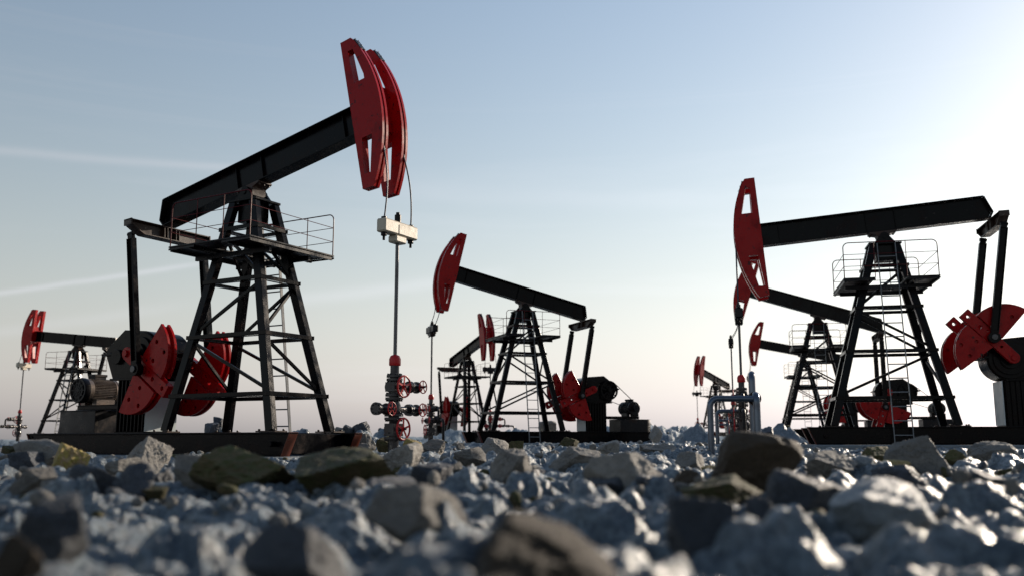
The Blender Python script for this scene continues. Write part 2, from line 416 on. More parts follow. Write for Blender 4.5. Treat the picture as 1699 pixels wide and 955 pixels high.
def m_belt():
    b = MB(); r1, r2 = .475, .15; a = (-4.25, 2.55); c = (MX, MZ)
    d = math.atan2(c[1]-a[1], c[0]-a[0]); D = math.dist(a, c); th = math.acos((r1-r2)/D); pts = []
    for k in range(17): 
        t = d+th+(2*math.pi-2*th)*k/16; pts.append((a[0]+r1*math.cos(t), a[1]+r1*math.sin(t)))
    for k in range(9):
        t = d-th+2*th*k/8; pts.append((c[0]+r2*math.cos(t), c[1]+r2*math.sin(t)))
    for y in (.675, .725): b.tube([(x, y, z) for x, z in pts]+[(pts[0][0], y, pts[0][1])], .011, 6)
    return b.mesh('drive_belt', 'black')
def m_motor(mat):
    b = MB(); r = .30
    b.cyl((MX, -.42, MZ), (MX, .46, MZ), r-.02, n=32)
    for i in range(44):
        a = 2*math.pi*i/44
        if -2.0 < math.atan2(math.sin(a+0), math.cos(a)) < -1.15: continue
        p = Vector((MX+r*math.cos(a), 0, MZ+r*math.sin(a))); d = Vector((math.cos(a), 0, math.sin(a)))
        b.bar(p+Vector((0,-.30,0)), p+Vector((0,.36,0)), .012, .08, d)
    for y in (.38, .44): b.cyl((MX, y, MZ), (MX, y+.05, MZ), r+.035, n=32)
    b.cyl((MX, -.44, MZ), (MX, -.31, MZ), r+.035, n=32)
    for x in (-.25, .25): b.box(MX+x-.09, MX+x+.09, -.25, .32, 1.305, 1.46)
    return b.mesh('motor', mat, .003)
def m_fan():
    b = MB(); b.lathe((MX, -.445, MZ), (0,-1,0), [(0, .345), (.13, .35), (.17, .33), (.17, .285), (.135, .28), (.135, .01)], 36)
    for i in range(10):
        a = 2*math.pi*i/10; b.bar((MX+.05*math.cos(a), -.605, MZ+.05*math.sin(a)), (MX+.30*math.cos(a), -.605, MZ+.30*math.sin(a)), .02, .015, (0,1,0))
    for q in (.1, .2): b.lathe((MX, -.60, MZ), (0,-1,0), [(0, q-.01), (.012, q-.01), (.012, q+.01), (0, q+.01)], 30)
    b.cyl((MX, -.58, MZ), (MX, -.62, MZ), .06)
    return b.mesh('fan_cover', 'iron')
def m_term():
    b = MB(); b.box(MX-.13, MX+.13, -.2, .16, 2.01, 2.09); b.box(MX-.15, MX+.15, -.22, .18, 2.09, 2.16); return b.mesh('terminal_box', 'iron', .008)
def m_pulley():
    b = MB(); b.lathe((MX, .50, MZ), (0,1,0), [(0, .05), (.12, .05), (.12, .16), (.17, .13), (.22, .16), (.27, .16), (.27, .06), (.3, .05)], 26); return b.mesh('motor_pulley', 'iron')
def m_stand():
    b = MB()
    for y in (-.34, .34): b.ibeam((-4.2, y, 1.235), (-6.08, y, 1.235), .11, .13, .02)
    b.box(-6.06, -5.4, -.28, .28, 1.17, 1.298)
    return b.mesh('motor_stand', 'black', .004)
def m_post(y):
    b = MB(); b.ibeam((-5.55, y, S+.002), (-5.55, y, 1.168), .14, .14, .022, (1,0,0)); return b.mesh('stand_post', 'rusty', .003)
def m_cbox():
    b = MB(); pr = [(-4.9, -.62), (-6.42, -.62), (-6.72, -.36), (-6.72, .36), (-6.42, .62), (-4.9, .62)]
    n = len(pr)
    for sc_, z0, z1 in ((1, S+.003, 1.13), (1.015, 1.132, 1.155)):
        vs = [((x+5.81)*sc_-5.81, y*sc_, z) for z in (z0, z1) for x, y in pr]
        b.add(vs, [tuple(range(n)), tuple(range(n, 2*n))]+[(i, (i+1) % n, n+(i+1) % n, n+i) for i in range(n)])
    return b.mesh('control_box', 'iron', .008)
def m_carrier(mat):
    b = MB()   # local origin = centre of the bar, z up
    b.prism([(-.13, .15), (.13, .15), (.13, -.16), (-.13, -.16)], -.62, .62)
    b.box(-.125, .125, -.2, .2, -.33, -.161); b.box(-.14, .14, -.14, .14, -.161, .10)
    return b.mesh('carrier_bar', mat, .03)
def m_clamp():
    b = MB(); b.cyl((0, 0, .16), (0, 0, .34), .075, n=16); b.cyl((0, 0, .34), (0, 0, .40), .045, n=12)
    for s in (-1, 1): b.cyl((0, s*.5, -.24), (0, s*.5, -.165), .07, n=6); b.cyl((0, s*.5, -.34), (0, s*.5, .2), .03, n=8); b.cyl((0, s*.5, .155), (0, s*.5, .2), .07, n=6)
    return b.mesh('rod_clamp', 'iron', .004)
def head_world(u, v, ba): return (u*math.cos(ba)-v*math.sin(ba), ZP+u*math.sin(ba)+v*math.cos(ba))
def m_cable(s, ba, zc, xr, sag):
    b = MB(); pts = []; best = None
    for a in np.linspace(27, -32, 24):
        u, v = .99+3.62*math.cos(R(a)), .57+3.62*math.sin(R(a)); x, z = head_world(u, v, ba); pts.append((x, z))
    k = max(range(len(pts)), key=lambda i: pts[i][0])
    run = pts[:min(k+3, len(pts))]; lx, lz = run[-1]; y = s*.375
    P = [(x+.004, y, z) for x, z in run]
    z1 = zc+.15
    for i in range(1, 9):
        t = i/9; z = lz+(z1-lz)*t; x = lx+(xr-lx)*t+sag*math.sin(math.pi*t); P.append((x, y+(s*.5-y)*t, z))
    P += [(xr, s*.5, z1)]
    b.tube(P, .018, 8); return b.mesh('bridle_cable', 'cable')
def m_rod(xr, z0, z1):
    b = MB(); b.cyl((xr, 0, z0), (xr, 0, z1), .042, n=12); return b.mesh('polished_rod', 'steel')
XR = 4.63
def pumpjack(X, Y, Z, yaw, ba, ca, zc, label, dv=0., sag=.12):
    root = obj('pumpjack', None, None, (X, Y, Z), (0, 0, yaw)); tag(root, label, 'pumpjack', 'pumpjacks working the oil field')
    root.empty_display_size = .5
    P = lambda name, fn, *a, par=root, lab=None, **k: obj(name, cached((fn.__name__,)+a, lambda: fn(*a)), par, label=lab, **k)
    sk = P('skid', m_skid)
    for y in (-1.12, 1.12): P('end_plate', m_endplate, y, par=sk)
    for f in (1, 0):
        for s in (-1, 1): P('leg', m_leg, f, s); P('foot_plate', m_foot, f, s)
    for z in LV:
        for s in (-1, 1): P('brace', m_brace, 'x', z, s); P('brace', m_brace, 'y', z, (0, 1)[s > 0])
    for i, (p, q) in enumerate(DIAG): obj('diagonal_brace', cached(('dg', i), lambda: m_diag(p, q)), root)
    P('tower_cap', m_cap); P('saddle_bearing', m_saddle); P('platform_deck', m_deck)
    for s in (-1, 1): P('railing', m_rail, s*(PW-.03))
    for x in (PA0+.03, PA1-.03): P('end_rail', m_endrail, x)
    P('ladder', m_ladder)
    B = dict(loc=(0, 0, ZP), rot=(0, -ba, 0))
    beam = P('walking_beam', m_beam, **B); P('beam_saddle', m_saddleblock, par=beam)
    for s in (-1, 1):
        h = P('horse_head', m_head, s, dv, **B); P('latch_plate', m_latch, s, par=h)
    P('head_spacer', m_spacer, **B)
    ex, ez = head_world(-3.284, -.213, ba)
    P('equalizer_beam', m_equal, loc=(ex, 0, ez+.22), rot=(0, -ba*.4, 0))
    px, pz = XC+RP*math.cos(ca), ZC+RP*math.sin(ca); L = math.hypot(px-ex, pz-ez); th = math.atan2(px-ex, ez-pz)
    for s in (-1, 1):
        me = cached(('pit', round(L, 3)), lambda: m_pitman(L))
        pt = obj('pitman_arm', me, root, (ex, s*1.19, ez), (0, -th, 0)); P('pitman_pin', m_pin, par=pt, loc=(0, 0, -L))
        cr = P('crank_arm', m_crank, s, loc=(XC, 0, ZC), rot=(0, -ca, 0))
        for q in (-1, 1): P('counterweight', m_weight, s, q, 0, loc=(XC, 0, ZC), rot=(0, -ca, 0))
    P('gearbox', m_gearbox); pe = P('gearbox_pedestal', m_pedestal); P('front_panel', m_panel, par=pe)
    P('flywheel', m_flywheel); P('drive_belt', m_belt)
    mo = P('motor', m_motor, 'motor' if Z in (-.365, -.107) else 'iron'); P('fan_cover', m_fan, par=mo); P('terminal_box', m_term, par=mo); P('motor_pulley', m_pulley, par=mo)  # brighter metal on the sunlit motors; iron paints the shade on the others
    st = P('motor_stand', m_stand)
    for y in (-.27, .27): P('stand_post', m_post, y, par=st)
    P('control_box', m_cbox)
    cb = P('carrier_bar', m_carrier, 'beige' if Z in (-.365, -.107) else 'iron', loc=(XR, 0, zc)); P('rod_clamp', m_clamp, par=cb)  # backlit bars get iron, their shade put into the colour
    for s in (-1, 1): obj('bridle_cable', m_cable(s, ba, zc, XR, sag), root)
    obj('polished_rod', m_rod(XR, 2.15, zc-.2), root)
    return root
DIAG = diagonals()
# ------------------------------------------------------------------ wellhead, local frame: z up the stem, x = pump's x, y = pump's y
def m_wbody():
    b = MB(); b.lathe((0,0,0), (0,0,1), [(-.1, .12), (.36, .12), (.36, .105), (.84, .105), (.88, .13), (.96, .15), (1.12, .15), (1.2, .12), (1.28, .115), (1.65, .115), (1.7, .1), (2.06, .1)], 28)
    for z in (.60, 1.53): b.lathe((-.20, 0, z), (1,0,0), [(0, .10), (.05, .12), (.25, .12), (.32, .09), (.34, .05), (.40, .035), (.46, .035)], 20)
    b.box(-.13, .13, -.17, .17, .48, .72); b.box(-.13, .13, -.17, .17, 1.42, 1.63)
    return b.mesh('tree_body', 'cast', .004)
def m_wflange(r, h):
    b = MB(); b.cyl((0,0,0), (0,0,h), r, n=32); b.cyl((0,0,h+.02), (0,0,2*h+.02), r, n=32)
    b.bolts([(r*.82*math.cos(a), r*.82*math.sin(a), 2*h+.02) for a in [2*math.pi*i/8 for i in range(8)]], (0,0,1), .022, .035)
    b.bolts([(r*.82*math.cos(a), r*.82*math.sin(a), 0) for a in [2*math.pi*i/8 for i in range(8)]], (0,0,-1), .022, .035)
    return b.mesh('flange', 'cast', .003)
def m_cap2():
    b = MB(); b.lathe((0,0,2.0), (0,0,1), [(0, .125), (.02, .132), (.15, .132), (.22, .10), (.245, .05)], 28); return b.mesh('stuffing_box', 'brightred')
def m_wheel(r):
    """handwheel: rim with five spokes, axis along x"""
    b = MB(); n, k = 36, 8; t = r*.085; vs = []; fs = []
    for i in range(n):
        a = 2*math.pi*i/n
        for j in range(k):
            c = 2*math.pi*j/k; q = r-t+t*math.cos(c); vs.append((t*math.sin(c), q*math.cos(a), q*math.sin(a)))
    for i in range(n):
        for j in range(k): fs.append((i*k+j, i*k+(j+1) % k, ((i+1) % n)*k+(j+1) % k, ((i+1) % n)*k+j))
    b.add(vs, fs)
    for i in range(5):
        a = 2*math.pi*i/5+.3; b.bar((-.0, 0, 0), (0, (r-t)*math.cos(a), (r-t)*math.sin(a)), r*.16, r*.06, (1,0,0))
    b.cyl((-r*.1, 0, 0), (r*.1, 0, 0), r*.17, n=16)
    return b.mesh('handwheel', 'brightred')
def m_nut():
    b = MB(); b.cyl((0,0,0), (.05,0,0), .028, n=6); return b.mesh('stem_nut', 'steel', .003)
def m_wing(s, z, L):
    """horizontal valve arm along y"""
    b = MB(); b.lathe((0, 0, z), (0, s, 0), [(.05, .075), (.50, .07), (.50, .13), (.545, .13), (.55, .13), (.555, .135), (.60, .135), (.60, .09), (.66, .10), (.74, .10), (.80, .09), (.80, .135), (.85, .135), (.855, .06), (L, .06)] if L > .9 else
        [(.05, .075), (.25, .07), (.25, .13), (.30, .13), (.30, .09), (.38, .10), (.48, .10), (.56, .09), (.56, .135), (.61, .135), (.615, .14), (.66, .14)], 24)
    rr = .105
    for y in ((.60, .855) if L > .9 else (.30, .66)):
        b.bolts([(rr*math.cos(a), s*y, z+rr*math.sin(a)) for a in [2*math.pi*i/8 for i in range(8)]], (0, s, 0), .017, .03)
    yy = .70 if L > .9 else .43
    b.cyl((0, s*yy, z), (.20, s*yy, z), .05, n=14); b.cyl((.2, s*yy, z), (.27, s*yy, z), .022, n=10)
    return b.mesh('valve_arm', 'cast', .0)
def elbowpath(pts, r, n=7):
    """polyline with rounded corners"""
    out = [Vector(pts[0])]
    for i in range(1, len(pts)-1):
        p, a, c = Vector(pts[i]), Vector(pts[i-1]), Vector(pts[i+1]); d0, d1 = (a-p).normalized(), (c-p).normalized()
        s, e = p+d0*r, p+d1*r
        cen = p+(d0+d1)*r
        for k in range(n+1):
            t = k/n*math.pi/2; out.append(cen-d1*r*math.cos(t)-d0*r*math.sin(t))
    out.append(Vector(pts[-1])); return out
def m_flow():
    b = MB(); b.tube(elbowpath([(0, .84, 1.55), (0, 1.25, 1.55), (0, 1.25, 1.03)], .13), .055, 12)
    b.tube(elbowpath([(0, .84, 1.03), (0, 2.05, 1.03), (0, 2.05, -.3)], .18), .06, 12)
    for y in (1.0, 1.14, 1.40, 1.55):
        b.cyl((0, y, 1.03), (0, y+.04, 1.03), .11, n=18)
    b.cyl((0, .98, 1.55), (0, 1.05, 1.55), .11, n=18)
    return b.mesh('flow_pipe', 'iron')
def wellhead(X, Y, Z, yaw, label, flow=True):
    x, y = X+XR*math.cos(yaw), Y+XR*math.sin(yaw)
    root = obj('wellhead', None, None, (x, y, Z), (0, 0, yaw)); tag(root, label, 'wellhead', 'wellheads under the horse heads')
    P = lambda name, fn, *a, par=root, lab=None, **k: obj(name, cached((fn.__name__,)+a, lambda: fn(*a)), par, label=lab, **k)
    body = P('tree_body', m_wbody)
    for z, r in ((.37, .215), (.80, .21), (1.24, .20), (1.66, .18)): P('flange', m_wflange, r, .055, par=body, loc=(0, 0, z))
    P('stuffing_box', m_cap2)
    def wheel(loc, r):
        w = P('handwheel', m_wheel, r, loc=loc); P('stem_nut', m_nut, par=w, loc=(r*.1, 0, 0))
    wheel((.27, 0, .60), .255); wheel((.27, 0, 1.53), .255)
    P('valve_arm', m_wing, 1, 1.03, .95); wheel((.28, .70, 1.03), .155)
    P('valve_arm', m_wing, 1, 1.55, .95); wheel((.28, .70, 1.55), .155)
    P('valve_arm', m_wing, -1, 1.03, .66); wheel((.28, -.43, 1.03), .155)
    if flow: P('flow_pipe', m_flow)
    return root
# ------------------------------------------------------------------ placing the eight units
U = [  # X, Y, Z, yaw, beam angle, crank angle, carrier z, ...
 (-6.621, 23.071, -.365, -.529, .214, -.575, 5.11, 'largest nearest pumpjack with its beam rising right, black tower and red twin heads at left', 0, .10, 'red valve wellhead beside the skid end of the big left pumpjack', False),
 (.560, 44.988, -.149, 3.505, .233, -.409, 5.27, 'pumpjack in the middle of the picture with head raised left and flywheel with belt', 0, -.15, 'small dark wellhead just right of the near red valve wellhead', True),
 (12.019, 29.345, -.145, 2.917, -.081, .827, 4.22, 'large pumpjack cut by the right edge, level beam and single red head at its left', -.14, .0, 'wellhead with red cap between the blue pipe loops at right', True),
 (-30.993, 65.955, -.107, 2.866, .099, .06, 5.42, 'small far pumpjack at the left edge with sunlit orange backs of its heads', 0, -.1, 'far wellhead at the left edge of the photo with curved flow pipe', True),
 (-3.720, 76.127, .027, -1.114, .217, -.331, 5.35, 'far pumpjack behind the middle one, twin heads seen almost from the front', 0, .1, 'far wellhead seen through the tower of the middle pumpjack', True),
 (16.674, 50.174, -.105, 2.908, .315, -1.268, 5.45, 'pumpjack partly hidden behind the large right one, its beam falling to the right', 0, -.25, 'wellhead partly hidden behind the wellhead with pipe loops', True),
 (25.236, 80.254, .367, 2.984, .205, -.40, 4.98, 'far pumpjack behind two others at right with small dark red head in profile', 0, -.12, 'far wellhead to the right of the tall blue pipe', True),
 (25.806, 117.747, .400, -2.299, .233, -.55, 5.20, 'farthest tiny pumpjack left of the pipe loops with steep beam', 0, -.05, 'farthest tiny wellhead left of the blue pipe loops', True)]
for (X, Y, Z, yaw, ba, ca, zc, lab, dv, sag, wl, fl) in U:
    pumpjack(X, Y, Z, yaw, ba, ca, zc, lab, dv, sag); wellhead(X, Y, Z, yaw, wl, fl)
# concrete pads under the skids
padlab = ['pale concrete pad under the nearest large pumpjack', 'pale concrete pad under the middle pumpjack', 'pale blue concrete pad under the large right pumpjack', 'concrete pad under the far left pumpjack',
          'concrete pad under the far pumpjack behind the middle one', 'concrete pad under the half hidden right pumpjack', 'concrete pad under the far right pumpjack with profile head', 'concrete pad under the farthest tiny pumpjack']
def m_pad():
    b = MB(); b.box(-7.4, 3.2, -1.9, 1.9, -.35, -.004); return b.mesh('concrete_pad', 'concrete', .03)
for (u, lab) in zip(U, padlab):
    p = obj('concrete_pad', cached('pad', m_pad), None, u[:3], (0, 0, u[3])); tag(p, lab, 'concrete pad', 'pads under the pumpjacks')
# pipe loops
def m_riser():
    b = MB(); b.tube(elbowpath([(0, 0, -.7), (0, 0, .87), (1.0, 0, .87)], .17, 10), .066, 20); return b.mesh('riser_pipe', 'pipe')
def m_front():
    b = MB(); b.tube(elbowpath([(.985, -.06, -.7), (.985, -.06, .95), (1.08, .62, .95)], .16, 10), .076, 20); return b.mesh('front_pipe', 'pipe')
def m_tall():
    b = MB(); b.tube(elbowpath([(1.08, .62, -.7), (1.08, .62, 1.45), (1.275, 1.4, 1.45), (1.275, 1.4, -.7)], .17, 10), .072, 20); return b.mesh('tall_pipe', 'pipe')
def m_ring():
    b = MB(); b.cyl((1.0, .14, .88), (1.0, .17, .88), .145, n=32); b.cyl((1.0, .18, .88), (1.0, .21, .88), .145, n=32)
    b.bolts([(1+.12*math.cos(a), .14, .88+.12*math.sin(a)) for a in [2*math.pi*i/10 for i in range(10)]], (0,-1,0), .014, .025)
    return b.mesh('ring_flange', 'rusty')
for (x, y, z, lab) in ((4.25, 20, 0, 'nearest and largest blue pipe loop standing among the rocks'), (7.24, 33, .13, 'second blue pipe loop, framed inside the largest one'),
                       (11.4, 52, .18, 'third smaller pipe loop behind the second one'), (16.6, 76, .35, 'fourth and farthest pipe loop, tiny, inside the others')):
    r = obj('pipe_loop', None, None, (x, y, z)); tag(r, lab, 'pipe', 'pipe loops in a row by the right wellhead')
    for nm, fn in (('riser_pipe', m_riser), ('front_pipe', m_front), ('tall_pipe', m_tall), ('ring_flange', m_ring)): obj(nm, cached(nm, fn), r)
# ------------------------------------------------------------------ terrain
CTRL = np.array([(0, 0, -.46), (0, 4, -.44), (3, 10, -.42), (-5, 10, -.44), (-2.6, 17, -.38), (2, 18, -.33), (8, 18, -.32), (-12, 14, -.45), (16, 18, -.33)]
    + [(u[0]-.5*math.cos(u[3])*k, u[1]-.5*math.sin(u[3])*k, u[2]-.10) for u in U for k in (-9, 2, 13)]
    + [(-90, 120, -.35), (-60, 220, -.1), (0, 170, .5), (50, 170, 1.25), (110, 160, 1.5), (0, 500, 1.2), (200, 500, 3.), (-250, 500, .0), (60, -60, -.5), (-60, -60, -.5), (0, 2000, 1.5), (-2000, 0, 0), (2000, 0, 1), (0, -2000, 0)])
MOUND = [  # centre px, depth, top px-y, half width m
 (495, 30, 704, .75), (362, 31, 699, .6), (430, 60, 716, 2.), (600, 33, 708, .7), (640, 40, 708, .8), (1085, 52, 706, 2.4), (1130, 58, 704, 2.), (1010, 52, 713, 2.),
 (1155, 42, 703, .85), (1262, 40, 706, .7), (1295, 46, 703, 1.1), (1240, 37, 712, .6), (760, 60, 712, 2.), (860, 62, 712, 1.6), (1690, 44, 716, 2.)]
mo = []
def base(x, y):
    x = np.asarray(x, float); y = np.asarray(y, float); num = 0; den = 0
    for cx_, cy_, cz_ in CTRL:
        d2 = (x-cx_)**2+(y-cy_)**2; rr = 4+.05*(cx_**2+cy_**2)**.5; w = 1/(d2+rr)**1.6; num = num+w*cz_; den = den+w
    return num/den
for px, dep, ty, hw in MOUND:
    r = ray(px, ty); k = dep/r[1]; x, y, z = r*k; mo.append((x, y, z-float(base(x, y)), hw))
def terrain(x, y):
    g = base(x, y)
    for mx_, my_, h, w in mo:
        q = ((x-mx_)**2+(y-my_)**2)/(w*w); g = g+h*np.exp(-q*1.1)
    return g
def hsh(ix, iy, k):
    h = (ix*374761393+iy*668265263+k*1274126177) & 0xffffffff; h = ((h ^ (h >> 13))*1274126177) & 0xffffffff
    return ((h ^ (h >> 16)) & 0xffff)/65535.
def worley(x, y, cell, seed):
    gx, gy = x/cell, y/cell; ix, iy = np.floor(gx).astype(np.int64), np.floor(gy).astype(np.int64)
    f1 = np.full(x.shape, 9.); f2 = np.full(x.shape, 9.); hid = np.zeros(x.shape); tx = np.zeros(x.shape); ty = np.zeros(x.shape)
    for i in (-1, 0, 1):
        for j in (-1, 0, 1):
            jx, jy = ix+i, iy+j; px = jx+.15+.7*hsh(jx, jy, seed); py = jy+.15+.7*hsh(jx, jy, seed+1)
            dx, dy = gx-px, gy-py; an = hsh(jx, jy, seed+3)*3.14; el = .7+.6*hsh(jx, jy, seed+4)
            ca_, sa_ = np.cos(an), np.sin(an); d = np.sqrt((dx*ca_+dy*sa_)**2*el+(dy*ca_-dx*sa_)**2/el)
            near = d < f1; f2 = np.where(near, f1, np.minimum(f2, d)); hid = np.where(near, hsh(jx, jy, seed+2), hid)
            tx = np.where(near, dx, tx); ty = np.where(near, dy, ty); f1 = np.where(near, d, f1)
    return f1, f2, hid, tx, ty
def vnoise(x, y, s, seed):
    gx, gy = x/s, y/s; ix, iy = np.floor(gx).astype(np.int64), np.floor(gy).astype(np.int64); fx, fy = gx-ix, gy-iy
    fx = fx*fx*(3-2*fx); fy = fy*fy*(3-2*fy); a = lambda i, j: hsh(ix+i, iy+j, seed)
    return (a(0,0)*(1-fx)+a(1,0)*fx)*(1-fy)+(a(0,1)*(1-fx)+a(1,1)*fx)*fy
def cobbles(x, y):
    wx = x+.12*(vnoise(x, y, .21, 5)-.5)+.05*(vnoise(x, y, .08, 15)-.5); wy = y+.12*(vnoise(x, y, .21, 6)-.5)+.05*(vnoise(x, y, .08, 16)-.5)
    f1, f2, h, tx, ty = worley(wx*.85, wy, .52, 11); e = np.clip((f2-f1)*1.05, 0, 1)
    a = (1-(1-e)**1.7)*(.05+.22*h)+(tx*(h-.5)+ty*(np.modf(h*7)[0]-.5))*.26*e
    f1, f2, h, tx, ty = worley(wx+3, wy+7, .21, 31); e = np.clip((f2-f1)*1.05, 0, 1)
    a += (1-(1-e)**1.8)*(.010+.085*h)+(tx*(h-.5))*.10*e
    f1, f2, h, tx, ty = worley(wx+9, wy+2, .095, 51); e = np.clip((f2-f1)*1.1, 0, 1); a += (1-(1-e)**1.8)*(.004+.024*h)
    a += .05*(vnoise(x, y, .7, 3)-.5)+.012*(vnoise(x, y, .045, 8)-.5)+.12*(vnoise(x, y, 2.3, 9)-.5)
    return a
def far_rough(x, y):
    return .35*(vnoise(x, y, 6, 41)-.5)+.22*(vnoise(x, y, 2.6, 42)-.5)+.14*(vnoise(x, y, 1.1, 43)-.5)
PADS = [(u[0], u[1], u[2], u[3]) for u in U]
def ground_z(x, y, full=True):
    g = terrain(x, y); c = cobbles(x, y)
    fr = np.clip((np.hypot(x, y)-26)/40, 0, 1)*.55
    f = far_rough(x, y)*fr
    k = np.ones_like(g)
    for X, Y, Z, w in PADS:    # keep rubble off the pads
        dx, dy = x-X, y-Y; lx = dx*math.cos(w)+dy*math.sin(w); ly = -dx*math.sin(w)+dy*math.cos(w)
        d = np.maximum(np.abs(lx+2.1)-5.2, np.abs(ly)-1.8); q = np.clip((d+.1)/.8, 0, 1); k = np.minimum(k, q)
        g = np.where(d < .5, np.minimum(g, Z-.10+.12*np.clip(d, 0, 1)), g)
    return g+(c-.15)*(.15+.85*k)*1.0+f*k
def build_ground():
    az = np.concatenate([np.linspace(-180, -38, 60)[:-1], np.linspace(-38, 38, 960), np.linspace(38, 180, 60)[1:-1]])*math.pi/180
    rr = np.concatenate([np.geomspace(.9, 50, 860)[:-1], np.geomspace(50, 160, 150)[:-1], np.geomspace(160, 4000, 50)])
    A, Rr = np.meshgrid(az, rr); x, y = Rr*np.sin(A), Rr*np.cos(A); z = ground_z(x, y)
    fade = np.clip((Rr-150)/200, 0, 1); z = z*(1-fade)+base(x, y)*fade
    n, m_ = A.shape; co = np.stack([x, y, z], -1).reshape(-1, 3)
    idx = np.arange(n*m_).reshape(n, m_); nx = np.roll(idx, -1, 1)
    q = np.stack([idx[:-1], nx[:-1], nx[1:], idx[1:]], -1).reshape(-1, 4)[:, ::-1]
    co = np.vstack([co, [[0, 0, float(base(0, 0))]]]); c = len(co)-1
    me = bpy.data.meshes.new('ground'); nq = len(q); tri = np.stack([np.full(m_, c), nx[0], idx[0]], -1)
    me.vertices.add(len(co)); me.vertices.foreach_set('co', co.ravel())
    me.loops.add(nq*4+len(tri)*3); me.loops.foreach_set('vertex_index', np.concatenate([q.ravel(), tri.ravel()]))
    me.polygons.add(nq+len(tri)); me.polygons.foreach_set('loop_start', np.concatenate([np.arange(nq)*4, nq*4+np.arange(len(tri))*3]))
    me.polygons.foreach_set('use_smooth', np.ones(nq+len(tri), bool)); me.update(); me.validate()
    me.materials.append(M['ground']); o = obj('ground', me); tag(o, kind='structure', label='pale blue grey rocky ground of rounded embedded stones')
build_ground()
# ------------------------------------------------------------------ rocks
def rock_mesh(seed, sub=4, flat=1., mat=None):
    rnd = random.Random(seed); bm = bmesh.new(); bmesh.ops.create_icosphere(bm, subdivisions=sub, radius=1)
    pl = []
    for ax in range(3):        # a block with tilted faces, then corners knocked off
        for sg in (-1, 1):
            n0 = Vector([sg*(k == ax) for k in range(3)])+Vector([rnd.gauss(0, .26) for k in range(3)]); pl.append((n0.normalized(), rnd.uniform(.50, .78)))
    for i in range(rnd.randint(3, 5)):
        d = Vector((rnd.gauss(0, 1), rnd.gauss(0, 1), rnd.gauss(0, 1))).normalized(); pl.append((d, rnd.uniform(.62, .85)))
    tilt = Matrix.Rotation(rnd.uniform(.3, .75), 3, 'XYZ'[rnd.randrange(2)]) @ Matrix.Rotation(rnd.uniform(0, 6.28), 3, 'Z')
    pl = [(tilt @ a, b) for a, b in pl]
    off = Vector((seed*3.1, seed*1.7, 0))
    for v in bm.verts:
        d = v.co.normalized(); r = 1.15
        for n_, k in pl:
            c = d.dot(n_)
            if c > .05: r = min(r, k/c)
        r += .06*mnoise.noise(d*2.3+off)+.05*(.5-abs(mnoise.noise(d*4.5+off)))+.035*mnoise.noise(d*8+off)+.018*mnoise.noise(d*19+off)
        v.co = d*r
    co = np.array([v.co[:] for v in bm.verts]); lo, hi = co.min(0), co.max(0)
    for v in bm.verts:
        v.co = Vector([(v.co[i]-(lo[i]+hi[i])/2)/(hi[i]-lo[i]) for i in range(3)])   # unit box, centred
    me = bpy.data.meshes.new('rock'); bm.to_mesh(me); bm.free()
    me.polygons.foreach_set('use_smooth', [True]*len(me.polygons)); me.set_sharp_from_angle(angle=R(24)); me.materials.append(M[mat]); return me
NV = 7
def rmesh(mat, k): return cached(('rock', mat, k), lambda: rock_mesh(hash_(mat)+k, 5, 1, mat))
def hash_(s): return sum(ord(c)*(i+3) for i, c in enumerate(s)) % 997
placed = []
def rock(px, top, bot, w, mat, label, k, depth=None, rz=0., rx=0., ry=0., deep=.8, group=None, name='rock'):
    """px centre, top and base image rows and pixel width -> a boulder of real size standing on the terrain"""
    r = ray(px, bot)
    if depth is None:
        t = 1.
        for i in range(400):
            t = 1.2*1.012**i
            p = r*t/r[1]
            if p[2] < float(terrain(p[0], p[1]))+.0: break
        depth = p[1]
    p = r*depth/r[1]; q = ray(px, top); q = q*depth/q[1]
    W = w/FPX*depth*1.02; H = q[2]-p[2]; full = H*1.28
    o = obj(name, rmesh(mat, k % NV), None, (p[0], p[1]+W*deep*.35, q[2]-full/2), (rx, ry, rz)); o.scale = (W, W*deep, full)
    if abs(rx)+abs(ry) > 0: o.scale = (W*.97, W*deep, full*.95)
    tag(o, label, 'rock', group or 'large rocks lying on the stony ground'); placed.append((p[0], p[1]+W*deep*.35, max(W, .2)*.6)); return o
